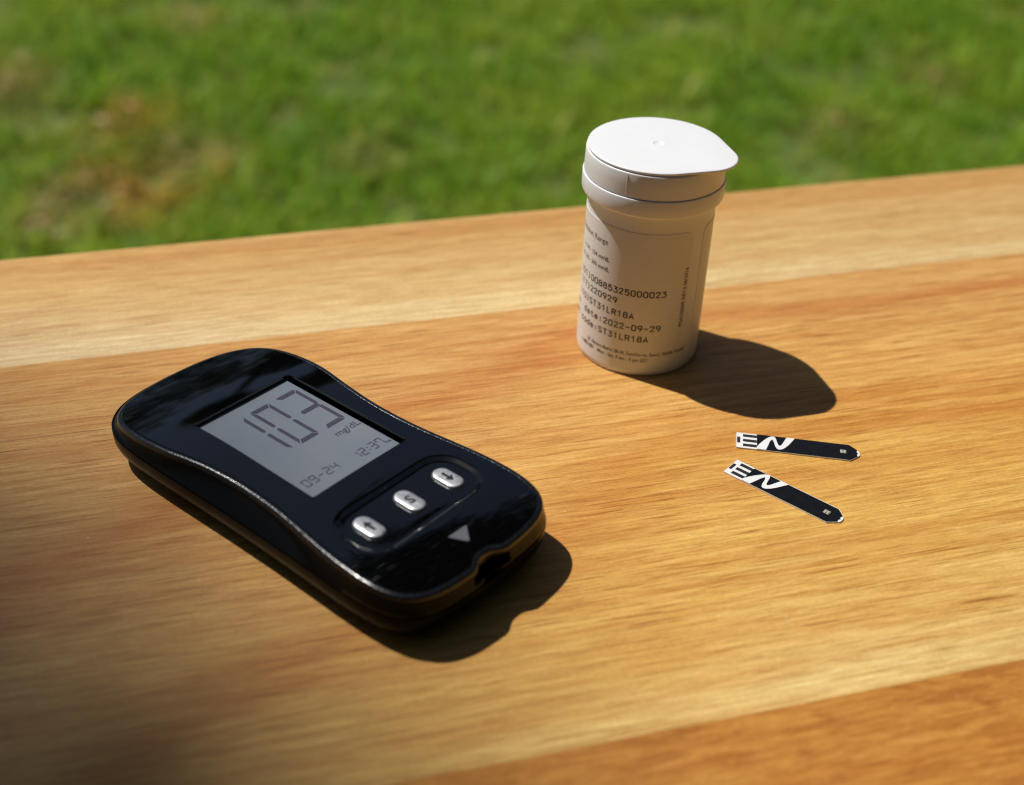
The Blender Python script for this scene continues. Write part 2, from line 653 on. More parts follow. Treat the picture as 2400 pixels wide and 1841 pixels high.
for P, dep in ((face_out, 0.9), (hd, 1.45)):
    idx = find(P)
    k = len(VV)
    for i, q in zip(idx, P):
        VV.append((VV[i][0], VV[i][1], VV[i][2] - dep * MM))
    n = len(P)
    for i in range(n):
        j = (i + 1) % n
        FF.append((int(idx[i]), int(idx[j]), k + j, k + i))
face = mesh('face_plate', VV, FF, M_GLOSS, meter, smooth=40)
bm = bmesh.new()
bm.from_mesh(face.data)
bmesh.ops.recalc_face_normals(bm, faces=bm.faces)
upf = [f for f in bm.faces if abs(f.normal.z) > .7]
if sum(f.normal.z for f in upf) < 0:
    bmesh.ops.reverse_faces(bm, faces=bm.faces)
loose = [v for v in bm.verts if not v.link_faces]
bmesh.ops.delete(bm, geom=loose, context='VERTS')
bm.to_mesh(face.data)
bm.free()
face.data.shade_smooth()
face.data.set_sharp_from_angle(angle=math.radians(40))

# screen
lc = N('lcd_glass')
ln = lc.noise(lc.obj(), 60, 2)
lc.set(Base_Color=lc.ramp(ln, [(0.3, C_(.158, .186, .222)), (0.7, C_(.190, .207, .232))]), Roughness=0.05)
lc.b.inputs['IOR'].default_value = 1.6
M_LCD = lc.m
M_SEG = simple('lcd_segment_ink', C_(.060, .056, .080), 0.12)


def zlcd(u):
    return 11.62 + u * 0.014


V, F = [], []
V = [(u * MM, v * MM, (zlcd(u) - dz) * MM) for dz in (0, .6) for u, v in ((-18.2, -12.6), (18.3, -12.6), (18.3, 12.4), (-18.2, 12.4))]
F = [(0, 1, 2, 3), (7, 6, 5, 4), (0, 4, 5, 1), (1, 5, 6, 2), (2, 6, 7, 3), (3, 7, 4, 0)]
screen = mesh('screen', V, F, M_LCD, meter)


def seg_pts(name_, x0, y0, w_, h_, tv, th, gap):
    """one seven-segment bar as 2D polygon; x right, y up, cell of w_ x h_ from (x0, y0)."""
    m_ = h_ / 2
    x1, y1 = x0 + w_, y0 + h_
    ym = y0 + m_
    g = gap
    if name_ == 'a':
        return [(x0 + g, y1), (x0 + th * .5 + g, y1 + 0), (x1 - g - th * .3, y1), (x1 - g, y1 - th * .15), (x1 - tv - g * .3, y1 - th), (x0 + tv + g * .6, y1 - th), (x0 + g * 1.3, y1 - th * .45)]
    if name_ == 'd':
        return [(x0 + g, y0), (x0 + tv + g * .6, y0 + th), (x1 - tv - g * .3, y0 + th), (x1 - g, y0 + th * .3), (x1 - g * 2, y0)]
    if name_ == 'g':
        return [(x0 + g, ym), (x0 + tv * .8, ym + th / 2), (x1 - tv * .8, ym + th / 2), (x1 - g, ym), (x1 - tv * .8, ym - th / 2), (x0 + tv * .8, ym - th / 2)]
    if name_ in 'bf':
        xo, xi = (x1, x1 - tv) if name_ == 'b' else (x0, x0 + tv)
        return [(xo, y1 - g * 1.2), (xi, y1 - th - g * .4), (xi, ym + th * .35 + g), ((xo + xi) / 2, ym + g), (xo, ym + g + tv * .5)]
    xo, xi = (x1, x1 - tv) if name_ == 'c' else (x0, x0 + tv)
    return [(xo, y0 + g * 1.2), (xi, y0 + th + g * .4), (xi, ym - th * .35 - g), ((xo + xi) / 2, ym - g), (xo, ym - g - tv * .5)]


SEG = {'0': 'abcdef', '1': 'bc', '2': 'abged', '3': 'abgcd', '4': 'fgbc', '7': 'fabc', '9': 'abcfgd', '-': 'g'}


def screen_poly(acc, poly):
    # x -> v, y -> -u
    q = [((-y - 1.73) * MM, (x + 1.44) * MM, (zlcd(-y - 1.73) + 0.02) * MM) for x, y in poly]
    acc.poly(q)


big = Acc()
for ch, x0 in (('1', -9.6), ('0', -2.65), ('3', 4.4)):
    for s in SEG[ch]:
        wd = 5.2 if ch != '3' else 5.5
        screen_poly(big, seg_pts(s, x0, -3.95, wd, 16.1, 0.88, 1.35, 0.28))
mesh('reading_digits', big.v, big.f, M_SEG, screen)


def small_digits(nm_, s, x0, y0, w_, h_, pitch):
    acc = Acc()
    x = x0
    for ch in s:
        if ch == ':':
            for yy in (y0 + h_ * .3, y0 + h_ * .68):
                screen_poly(acc, [(x + .12, yy - .16), (x + .44, yy - .16), (x + .44, yy + .16), (x + .12, yy + .16)])
            x += pitch * .5
            continue
        if ch == '1' and nm_ == 'time_digits':
            x -= w_ * .55
        for g_ in SEG[ch]:
            screen_poly(acc, seg_pts(g_, x, y0, w_, h_, .26, .30, .05))
        x += pitch
    mesh(nm_, acc.v, acc.f, M_SEG, screen)


small_digits('date_digits', '09-24', -11.3, -15.6, 1.45, 2.5, 1.86)
small_digits('time_digits', '12:37', 2.3, -16.3, 1.4, 2.6, 1.85)


def flat_text(nm_, s, x0, y0, size, parent, mat, zf, bold=0.0, scale=(1, 1)):
    V2, F2 = text2d(s, size, 1.0, bold)
    V3 = []
    for x, y in V2:
        X, Y = x0 + x * scale[0], y0 + y * scale[1]
        V3.append((-Y * MM, X * MM, zf(-Y, X) * MM))
    return mesh(nm_, V3, F2, mat, parent)


flat_text('unit_text', 'mg/dL', 4.1 + 1.44, -7.6 + 1.73, 2.65, screen, M_SEG, lambda u, v: zlcd(u) + .02, 0.02, (1.0, 1.0))
flat_text('noon_text', 'PM', 9.3 + 1.44, -16.6 + 1.73, 1.0, screen, M_SEG, lambda u, v: zlcd(u) + .02, 0.01)

# buttons
bt = N('brushed_silver_button')
bn = bt.noise(bt.mapping(bt.obj(), (900, 900, 900)), 1.0, 3, 0.6)
bt.set(Base_Color=bt.ramp(bn, [(0.3, C_(.66, .67, .69)), (0.7, C_(.82, .83, .85))]), Metallic=0.82,
       Roughness=bt.ramp(bn, [(0.3, 0.32), (0.7, 0.45)]))
bt.bump(bn, 0.2, 0.00005)
M_BTN = bt.m
M_INK = simple('black_ink', C_(.006, .006, .007), 0.5)


def button(u, v, sym):
    z0 = float(zface(np.array(u), np.array(v)))
    hl, hr = 3.5, 1.9                                # half length, half width
    loops_ = []
    for ins, z in ((-.05, -.4), (-.02, .30), (.05, .44), (.16, .54), (.34, .60), (.7, .64), (1.3, .66)):
        r = hr - ins
        P = rrect(-hl + ins, hl - ins, -r, r, max(r - 0.001, .05), 9)
        loops_.append([((u + a) * MM, (v + b) * MM, (z0 + z) * MM) for a, b in P])
    V_, F_ = loft(loops_, False, True)
    b = fix_normals(mesh('button', V_, F_, M_BTN, meter, smooth=60))
    # dark gap around the button
    P0 = rrect(-hl - .22, hl + .22, -hr - .22, hr + .22, hr + .2, 9)
    lp = [[((u + a) * MM, (v + c) * MM, (float(zface(np.array(u + a), np.array(v + c))) + .015) * MM) for a, c in P] for P in
          (P0, rrect(-hl, hl, -hr, hr, hr - .001, 9))]
    V_, F_ = loft(lp)
    fix_normals(mesh('button_gap', V_, F_, M_DARK, meter))
    zz = z0 + 0.69
    acc = Acc()
    if sym == 'S':
        V2, F2 = text2d('S', 3.3, 1.0, 0.09, 'CENTER')
        acc.add([((u - (y - 1.17)) * MM, (v + x) * MM, zz * MM) for x, y in V2], F2)
    else:
        k = 1 if sym == 'down' else -1
        acc.poly([((u + k * a) * MM, (v + c) * MM, zz * MM) for a, c in ((-1.6, -.32), (.25, -.32), (.25, .32), (-1.6, .32))])
        acc.poly([((u + k * a) * MM, (v + c) * MM, zz * MM) for a, c in ((.15, -1.0), (1.6, 0), (.15, 1.0))])
    mesh('symbol', acc.v, acc.f, M_INK, b)
    b['label'] = {'S': 'middle silver button marked S', 'down': 'silver button marked with an arrow towards the port', 'up': 'silver button marked with an arrow towards the screen'}[sym]


button(32.5, 9.7, 'down')
button(32.0, -.45, 'S')
button(31.8, -11.0, 'up')
M_TRI = simple('grey_print', C_(.115, .122, .135), 0.4)
tri = [(44.3, -.7), (44.55, -3.1), (44.75, -3.2), (47.7, -1.5), (47.75, -1.0), (44.9, 1.45), (44.65, 1.35)]
tri = [(44.45, -3.05), (44.62, -3.2), (47.75, -1.45), (47.8, -1.0), (44.8, 1.5), (44.62, 1.4)]
mesh('arrow_mark', [(a * MM, b * MM, (float(zface(np.array(a), np.array(b))) + .02) * MM) for a, b in tri], [tuple(range(len(tri)))], M_TRI, meter)

# ------------------------------------------------------------------ vial
vial = empty('test_strip_vial', (.03013, .27102, 0), 0, 'white plastic test strip vial with flip lid and printed label', 'vial')
pl = N('white_polypropylene')
pn = pl.noise(pl.obj(), 350, 3)
pl.set(Base_Color=pl.ramp(pn, [(0.3, C_(.75, .765, .795)), (0.7, C_(.765, .78, .81))]), Roughness=0.38)
pl.b.inputs['Subsurface Weight'].default_value = 0.06
pl.b.inputs['Subsurface Radius'].default_value = (.004, .003, .0025)
pl.b.inputs['Subsurface Scale'].default_value = 0.5
pl.bump(pn, 0.05, 0.0001)
M_PP = pl.m
lb = N('label_paper')
lbn = lb.noise(lb.obj(), 900, 2)
lb.set(Base_Color=lb.ramp(lbn, [(0.3, C_(.70, .695, .69)), (0.7, C_(.73, .725, .72))]), Roughness=0.42)
M_LAB = lb.m
V, F = lathe([(13.6, 46.35), (16.05, 46.42), (16.24, 46.33), (16.31, 46.1), (16.3, 44.2), (16.27, 42.75), (16.18, 42.4), (15.98, 42.2), (15.7, 42.12),
              (15.1, 42.05), (14.80, 41.9), (14.72, 41.5), (14.70, 38.2), (14.70, 20), (14.68, 1.2), (14.58, .5), (14.3, .12), (13.9, 0.0)], 128)
fix_normals(mesh('body', V, F, M_PP, vial, smooth=32))
TABA = math.radians(-28)


def disc_r(th):
    R, r, d = 15.62, 8.0, 10.9
    a = abs((th - TABA + math.pi) % (2 * math.pi) - math.pi)
    A = math.acos((R - r) / d)
    if a >= A:
        return R
    px, py = d + r * math.cos(A), r * math.sin(A)
    at = math.atan2(py, px)
    if a > at:
        return R / math.cos(A - a)
    return d * math.cos(a) + math.sqrt(max(r * r - (d * math.sin(a)) ** 2, 0))


def disc_loop(dr, z, n=192, f=1.0):
    out = []
    for i in range(n):
        th = 2 * math.pi * i / n
        r = (disc_r(th) - dr) * f
        out.append((r * math.cos(th) * MM, r * math.sin(th) * MM, z * MM))
    return out


n = 192
circ = lambda r, z: [(r * math.cos(2 * math.pi * i / n) * MM, r * math.sin(2 * math.pi * i / n) * MM, z * MM) for i in range(n)]
dim = lambda r, z: [((r * math.cos(2 * math.pi * i / n) + .35) * MM, (r * math.sin(2 * math.pi * i / n) + .3) * MM, z * MM) for i in range(n)]
loops = [dim(.25, 52.80), dim(.7, 52.81), dim(1.0, 52.86), dim(1.2, 53.0), dim(1.35, 53.06), dim(1.6, 53.01), dim(2.0, 52.98), disc_loop(0, 52.985, f=.5), disc_loop(.5, 52.985), disc_loop(.2, 52.95), disc_loop(.05, 52.85), disc_loop(0, 52.7),
         disc_loop(.0, 52.5), disc_loop(.08, 52.38), circ(15.35, 52.33), circ(15.35, 52.22), circ(15.62, 52.18), circ(15.78, 52.08), circ(15.86, 51.85), circ(15.93, 49.5),
         circ(16.02, 46.95), circ(16.0, 46.62), circ(15.85, 46.53), circ(15.2, 46.51), circ(15.2, 46.44)]
V, F = loft(loops, True, True)
lid = fix_normals(mesh('lid', V, F, M_PP, vial, smooth=40))
lid['label'] = 'flip lid with thumb tab at the right'
# moulding seam on the lid skirt
a0 = math.radians(-117)
acc = Acc()
acc.add([((r) * math.cos(a0 + da) * MM, r * math.sin(a0 + da) * MM, z * MM) for r, z, da in
         ((15.87, 51.9, -.0035), (15.95, 51.9, 0), (15.87, 51.9, .0035), (16.02, 47.1, -.0035), (16.10, 47.1, 0), (16.02, 47.1, .0035))],
        [(0, 3, 4, 1), (1, 4, 5, 2)])
mesh('mould_seam', acc.v, acc.f, M_PP, lid)

# label: wraps the body, rounded corners at its ends, a gap facing right
LR = 14.79
A0, A1 = -38.0, 360 - 51.5
na = 150
Vl, Fl = [], []


def zlim(a):
    d = min(a - A0, A1 - a) * math.pi / 180 * LR
    r = 2.2
    if d < r:
        k = r - math.sqrt(max(r * r - (r - d) ** 2, 0))
    else:
        k = 0
    return 1.5 + k, 37.75 - k


angs = sorted(set([A0 + (A1 - A0) * i / na for i in range(na + 1)] + [A0 + .5 * i for i in range(18)] + [A1 - .5 * i for i in range(18)]))
for a in angs:
    z0_, z1_ = zlim(a)
    c_, s_ = math.cos(math.radians(a)), math.sin(math.radians(a))
    Vl += [(14.69 * c_ * MM, 14.69 * s_ * MM, z0_ * MM), (LR * c_ * MM, LR * s_ * MM, z0_ * MM), (LR * c_ * MM, LR * s_ * MM, z1_ * MM), (14.69 * c_ * MM, 14.69 * s_ * MM, z1_ * MM)]
for i in range(len(angs) - 1):
    b0, b1 = i * 4, i * 4 + 4
    for k in range(3):
        Fl.append((b0 + k, b1 + k, b1 + k + 1, b0 + k + 1))
Fl.append((0, 1, 2, 3))
Fl.append(tuple(len(Vl) - 4 + k for k in (3, 2, 1, 0)))
label = fix_normals(mesh('label', Vl, Fl, M_LAB, vial, smooth=40))
M_PRINT = simple('label_print', C_(.008, .008, .009), 0.5)
M_PRINT2 = simple('label_fine_print', C_(.05, .048, .046), 0.5)


def wrap(acc, V2, F2, ang0, z0, sx=1.0, sy=1.0):
    R = LR + .012
    out = []
    for x, y in V2:
        a = math.radians(ang0) + x * sx / R
        out.append((R * math.cos(a) * MM, R * math.sin(a) * MM, (z0 + y * sy) * MM))
    acc.add(out, F2)


def prop_text(acc, s, end_ang, z, size, bold=0.0, sx=1.0, sp=1.0):
    V2, F2 = text2d(s, size, sp, bold)
    x1 = max(x for x, y in V2)
    V2 = [(x - x1, y) for x, y in V2]
    wrap(acc, V2, F2, end_ang, z, sx)


GLY = {
    '0': [[(1, 0), (3, 0), (4, 1), (4, 5), (3, 6), (1, 6), (0, 5), (0, 1), (1, 0)]],
    '1': [[(.7, 4.7), (2.2, 6), (2.2, 0)]],
    '2': [[(0, 4.8), (.4, 5.6), (1.3, 6), (2.8, 6), (3.8, 5.2), (3.7, 4.1), (.1, .1), (4, .1)]],
    '3': [[(.2, 6), (3.7, 6), (1.8, 3.7), (3, 3.5), (4, 2.6), (4, 1), (3, 0), (1, 0), (0, .8)]],
    '5': [[(3.7, 6), (.5, 6), (.3, 3.4), (1.3, 3.8), (2.8, 3.8), (4, 2.8), (4, 1), (3, 0), (1, 0), (0, .9)]],
    '7': [[(0, 6), (3.9, 6), (1.5, 0)]],
    '8': [[(1, 3.2), (.3, 4), (.3, 5.2), (1.1, 6), (2.9, 6), (3.7, 5.2), (3.7, 4), (3, 3.2)], [(1, 3.2), (0, 2.3), (0, .9), (1, 0), (3, 0), (4, .9), (4, 2.3), (3, 3.2), (1, 3.2)]],
    '9': [[(4, 4.2), (3.5, 3.2), (2.7, 2.7), (1.2, 2.7), (0, 3.7), (0, 5), (1, 6), (3, 6), (4, 5), (4, 4.2), (3.4, 2), (2, 0)]],
    'S': [[(3.9, 5.2), (3, 6), (1, 6), (0, 5.2), (0, 4.2), (.8, 3.4), (3.2, 2.6), (4, 1.8), (4, .8), (3, 0), (1, 0), (0, .8)]],
    'T': [[(0, 6), (4, 6)], [(2, 5.6), (2, 0)]],
    'L': [[(.4, 6), (.4, 0), (3.8, 0)]],
    'R': [[(0, 0), (0, 6), (3, 6), (4, 5.2), (4, 4), (3, 3.1), (.4, 3.1)], [(2.2, 2.8), (4, 0)]],
    'A': [[(0, 0), (2, 6), (4, 0)], [(.9, 2), (3.1, 2)]],
    'E': [[(3.8, 6), (.2, 6), (.2, 0), (3.8, 0)], [(.6, 3.1), (3.2, 3.1)]],
    '(': [[(2.8, 6.4), (1.6, 4.8), (1.6, 1.2), (2.8, -.4)]],
    ')': [[(1.2, 6.4), (2.4, 4.8), (2.4, 1.2), (1.2, -.4)]],
    ':': [[(2, .2), (2, 1.2)], [(2, 3.0), (2, 4.0)]],
    '.': [[(2, -.1), (2, .8)]],
    '-': [[(.3, 2.9), (3.7, 2.9)]],
    'd': [[(3.6, 6.2), (3.6, 0)], [(3.3, 3.2), (2.6, 4), (1, 4), (0, 3), (0, 1), (1, 0), (2.6, 0), (3.3, .8)]],
    'a': [[(.4, 3.6), (1.2, 4), (2.8, 4), (3.6, 3.2), (3.6, 0)], [(3.2, 2.3), (1, 2.3), (0, 1.6), (0, .6), (.8, 0), (2.4, 0), (3.2, .7)]],
    't': [[(1.6, 5.6), (1.6, .8), (2.4, 0), (3.6, .2)], [(.2, 4), (3.4, 4)]],
    'e': [[(.4, 2.1), (3.8, 2.1), (3.8, 3), (2.9, 4), (1, 4), (0, 3), (0, 1), (1, 0), (2.8, 0), (3.7, .7)]],
    'c': [[(3.7, 3.3), (2.9, 4), (1, 4), (0, 3), (0, 1), (1, 0), (2.9, 0), (3.7, .7)]],
    'o': [[(1, 0), (2.8, 0), (3.8, 1), (3.8, 3), (2.8, 4), (1, 4), (0, 3), (0, 1), (1, 0)]],
    'x': [[(.2, 0), (3.6, 4)], [(.2, 4), (3.6, 0)]],
    'p': [[(.3, -1.6), (.3, 4)], [(.6, 3.2), (1.3, 4), (2.8, 4), (3.8, 3), (3.8, 1), (2.8, 0), (1.3, 0), (.6, .8)]],
}


def stroke(P, hw):
    """polyline as a mitred ribbon."""
    P = np.array(P, float)
    n_ = len(P)
    shut = np.allclose(P[0], P[-1])
    d = P[1:] - P[:-1]
    d /= np.linalg.norm(d, axis=1)[:, None]
    L_, R_ = [], []
    for i in range(n_):
        a = d[i - 1] if i > 0 else (d[-1] if shut else d[0])
        b = d[i] if i < n_ - 1 else (d[0] if shut else d[-1])
        t = a + b
        t /= (np.linalg.norm(t) + 1e-9)
        nn = np.array([-t[1], t[0]])
        k = hw / max(0.55, abs(t @ a))
        q = P[i].copy()
        if not shut and i == 0:
            q -= d[0] * hw * .6
        if not shut and i == n_ - 1:
            q += d[-1] * hw * .6
        L_.append(q + nn * k)
        R_.append(q - nn * k)
    return L_ + R_, [(i, n_ + i, n_ + i + 1, i + 1) for i in range(n_ - 1)]


def mono_text(acc, s, end_ang, z, pitch=5.575, unit=.232, hw=.66):
    for i, ch in enumerate(reversed(s)):
        if ch == ' ':
            continue
        for pl_ in GLY[ch]:
            V2, F2 = stroke(pl_, hw)
            V2 = [((x - 2) * unit, y * unit) for x, y in V2]
            wrap(acc, V2, F2, end_ang - pitch * (i + .5) + .75, z)


pr_ = Acc()
prop_text(pr_, 'Control Solution Range', -132.0, 32.75, 1.95, .01, .98)
prop_text(pr_, 'L: 114 - 154 mg/dL', -128.8, 28.65, 1.5, .03, .95)
prop_text(pr_, 'H: 136 - 200 mg/dL', -128.4, 26.1, 1.5, .03, .95)
mono_text(pr_, '(01)00885325000023', -73.6, 21.75)
mono_text(pr_, '(17)220929', -117.8, 18.95)
mono_text(pr_, '(10)ST31LR18A', -101.1, 15.75)
mono_text(pr_, 'Exp. date:2022-09-29', -75.6, 12.65)
mono_text(pr_, 'Lot code:ST31LR18A', -86.1, 9.7)
pt = mesh('printed_text', pr_.v, pr_.f, M_PRINT, label)
fp_ = Acc()
prop_text(fp_, '5F, Banpo-daero 28-gil, Seocho-gu, Seoul, 06646, Korea', -46.5, 5.75, 1.35, .028, .86)
prop_text(fp_, 'Mon - Sat, 9 am - 9 pm EST', -84, 4.15, 1.35, .028, .86)
V2, F2 = text2d('PGA1E0600 REV.2 06/2016', 1.3, 1.0, .035)
xm = max(x for x, y in V2)
V2 = [(-(y), x / xm * 15.8) for x, y in V2]
wrap(fp_, V2, F2, -53.6, 12.8)
mesh('fine_print', fp_.v, fp_.f, M_PRINT2, label)
bp_ = Acc()
prop_text(bp_, '1-800-387', -138.5, 4.15, 1.35, .04, .9)
mesh('bold_print', bp_.v, bp_.f, M_PRINT, label)

# ------------------------------------------------------------------ test strips
M_SW = simple('white_strip_film', C_(.74, .75, .76), 0.35, 900, .05)
sk = N('dark_strip_film')
skn = sk.noise(sk.obj(), 500, 3)
sk.set(Base_Color=sk.ramp(skn, [(0.3, C_(.0055, .0057, .0064)), (0.7, C_(.0085, .0087, .0095))]), Roughness=0.2)
sk.b.inputs['Specular IOR Level'].default_value = 0.35
M_SK = sk.m
M_SC = simple('carbon_contact', C_(.011, .011, .012), 0.55)
M_SY = simple('pale_window_print', C_(.42, .42, .36), 0.5)
NPTS = [(4.42, -2.05), (4.95, -1.0), (5.75, .35), (6.8, 1.75), (7.4, 2.35), (8.0, 2.62), (8.45, 2.45), (8.72, 1.7), (8.95, .55), (9.2, -.45), (9.55, -.72), (10.0, -.1), (10.5, 1.2), (11.02, 2.76),
        (12.85, 2.76), (12.3, 1.6), (11.5, .05), (10.7, -1.15), (10.0, -1.85), (9.35, -2.12), (8.85, -1.85), (8.5, -1.0), (8.28, .2), (8.0, 1.3), (7.65, 1.25), (7.3, .35), (6.95, -1.0), (6.45, -2.76), (4.42, -2.76)]


def strip_mesh(outline, z0, z1):
    n_ = len(outline)
    V_ = [(a * MM, b * MM, z1 * MM) for a, b in outline] + [(a * MM, b * MM, z0 * MM) for a, b in outline]
    F_ = [tuple(range(n_)), tuple(reversed(range(n_, 2 * n_)))] + [(i, i + n_, (i + 1) % n_ + n_, (i + 1) % n_) for i in range(n_)]
    return V_, F_


OUT = [(0, -2.79), (24.87, -2.79), (26.85, -.85), (27.0, -.35), (27.0, .35), (26.85, .85), (24.87, 2.79), (0, 2.79)]


def make_strip(px, py, ang, label_, border):
    t = empty('test_strip', (px, py, 0.0), ang, label_, 'test strip', 'dark test strips lying on the table')
    V_, F_ = strip_mesh(OUT, 0.02, 0.34)
    fix_normals(mesh('backing', V_, F_, M_SW, t))
    lo, hi = -2.74, 2.79 - border
    V_, F_ = strip_mesh([(4.5, lo), (24.8, lo), (26.45, -1.15), (26.3, -.5), (26.6, -.1), (26.25, .45), (26.5, 1.1), (24.8, hi), (4.5, hi)], 0.34, 0.44)
    fix_normals(mesh('cover_film', V_, F_, M_SK, t))
    for v0 in (1.35, -.45, -2.2):
        V_, F_ = strip_mesh([(1.42, v0), (4.48, v0), (4.48, v0 + .98), (1.42, v0 + .98)], 0.345, 0.365)
        fix_normals(mesh('contact', V_, F_, M_SC, t))
    V_, F_ = strip_mesh([(.12, -1.05), (.82, -1.05), (.82, 1.15), (.12, 1.15)], 0.345, 0.365)
    fix_normals(mesh('contact', V_, F_, M_SC, t))
    pts_ = [(a, max(min(b, hi), -2.74)) for a, b in NPTS]
    tri_ = delaunay_2d_cdt([Vector(p) for p in pts_], [(i, (i + 1) % len(pts_)) for i in range(len(pts_))], [], 1, 1e-6)
    mesh('wave_mark', [(q.x * MM, q.y * MM, .452 * MM) for q in tri_[0]], [tuple(f) for f in tri_[2]], M_SW, t)
    acc_ = Acc()
    for a, b, c, d in ((22.75, 24.05, .38, .62), (22.75, 24.05, -.08, .16), (22.75, 23.1, -.52, .62), (23.5, 23.75, -.5, .5), (22.75, 24.05, -.56, -.36)):
        k = len(acc_.v) * 1e-6
        acc_.poly([(a * MM, c * MM, (.452) * MM + k), (b * MM, c * MM, .452 * MM + k), (b * MM, d * MM, .452 * MM + k), (a * MM, d * MM, .452 * MM + k)])
    mesh('fill_window', acc_.v, acc_.f, M_SY, t)
    return t


make_strip(.05038, .23224, -.12525, 'upper dark test strip lying almost level just below the shadow of the vial', .05)
make_strip(.04793, .22261, -.67497, 'lower dark test strip sloping down to the right, nearer the viewer', .22)

# ------------------------------------------------------------------ grass (one mass of blades)
def on_lawn(px, py, z=GZ + .03):
    """ground point seen at a photograph pixel (2400 x 1841)."""
    d = (px - 1200) * right - (py - 920.5) * upv + 3027.3 * fw
    t = (z - .170) / d.z
    return d.x * t, d.y * t


ORG = [(.37, .20, .025), (.30, .14, .02), (.38, .23, .035)]
TAN = [(.26, .18, .07), (.22, .13, .05), (.28, .20, .07)]
PNK = [(.38, .25, .10), (.36, .20, .06)]
spots = []
for px, py, wx, wy, cnt, pal in ((255, 278, 12, 16, 9, ORG), (325, 250, 14, 8, 4, ORG), (390, 335, 10, 14, 6, TAN), (500, 352, 26, 9, 8, ORG), (395, 400, 14, 10, 5, ORG),
                                 (215, 400, 36, 10, 14, ORG), (150, 425, 26, 12, 9, TAN), (265, 460, 22, 12, 12, PNK), (345, 455, 16, 8, 8, ORG), (110, 490, 30, 20, 9, TAN),
                                 (300, 425, 18, 8, 8, ORG), (440, 25, 10, 9, 5, PNK), (40, 200, 14, 18, 5, TAN), (15, 160, 8, 16, 5, PNK), (1970, 280, 12, 8, 3, TAN), (860, 345, 10, 6, 2, TAN), (2180, 165, 16, 6, 3, TAN)):
    x, y = on_lawn(px, py)
    x2, _ = on_lawn(px + wx, py)
    _, y2 = on_lawn(px, py - wy)
    spots.append((x, y, abs(x2 - x), abs(y2 - y), cnt, pal))

def vnoise(x, y, s, seed):
    r = np.random.default_rng(seed)
    T = r.random((128, 128))
    X, Y = x / s + 50, y / s + 50
    i, j = np.floor(X).astype(int), np.floor(Y).astype(int)
    fx, fy = X - i, Y - j
    fx, fy = fx * fx * (3 - 2 * fx), fy * fy * (3 - 2 * fy)
    g = lambda a, b: T[a % 128, b % 128]
    return (g(i, j) * (1 - fx) + g(i + 1, j) * fx) * (1 - fy) + (g(i, j + 1) * (1 - fx) + g(i + 1, j + 1) * fx) * fy


def blades(x0, x1, y0, y1, count, hmin, hmax, wid):
    x = rng.uniform(x0, x1, count)
    y = rng.uniform(y0, y1, count)
    tuft = vnoise(x, y, .07, 3) * .6 + vnoise(x, y, .025, 4) * .4
    bare = vnoise(x, y, .16, 5) * .55 + vnoise(x, y, .06, 6) * .45
    keep = (bare < .70) | (rng.random(count) < .35)
    x, y, tuft, bare = x[keep], y[keep], tuft[keep], bare[keep]
    c = len(x)
    h = (hmin + (hmax - hmin) * (.22 + tuft * .30 + rng.random(c) * .4))
    h *= np.where(bare > .62, .6, 1)
    yaw = rng.uniform(0, 2 * np.pi, c)
    lean = rng.uniform(.35, 1.5, c) * h
    dx, dy = np.cos(yaw), np.sin(yaw)
    ww = wid * rng.uniform(.7, 1.3, c)
    px, py = -dy * ww, dx * ww
    z = np.full(c, GZ)
    V = np.zeros((c, 5, 3))
    V[:, 0] = np.stack([x - px, y - py, z], 1)
    V[:, 1] = np.stack([x + px, y + py, z], 1)
    V[:, 2] = np.stack([x + px * .8 + dx * lean * .3, y + py * .8 + dy * lean * .3, z + h * .6], 1)
    V[:, 3] = np.stack([x - px * .8 + dx * lean * .3, y - py * .8 + dy * lean * .3, z + h * .6], 1)
    V[:, 4] = np.stack([x + dx * lean, y + dy * lean, z + h * .8], 1)
    # blade colour: deep green to yellow green, with dry straw in patches
    g1 = np.clip((vnoise(x, y, .22, 8) * .6 + vnoise(x, y, .09, 9) * .4 - .18) * 1.7, 0, 1)
    dry = np.clip((bare - .68) * 3.0 + (rng.random(c) - .5) * .45, 0, .8)
    dry = np.maximum(dry, (rng.random(c) < .06) * .8)
    deep, yel, straw = np.array([.155, .310, .014]), np.array([.300, .430, .028]), np.array([.42, .37, .08])
    col = deep * (1 - g1[:, None]) + yel * g1[:, None]
    col = col * (1 - dry[:, None]) + straw * dry[:, None]
    # withered orange and tan patches
    for sx_, sy_, wx_, wy_, cnt_, pal_ in spots:
        wx_, wy_ = max(wx_ * 1.5, .035), max(wy_ * 1.8, .05)
        q = np.exp(-(((x - sx_) / wx_) ** 2 + ((y - sy_) / wy_) ** 2) / 2)
        q = np.clip(q * (.45 + .9 * vnoise(x, y, .03, 12)), 0, .34)[:, None]
        col = col * (1 - q) + np.array(pal_[0]) * 1.55 * q
    col *= rng.uniform(.75, 1.3, c)[:, None]
    return V, col


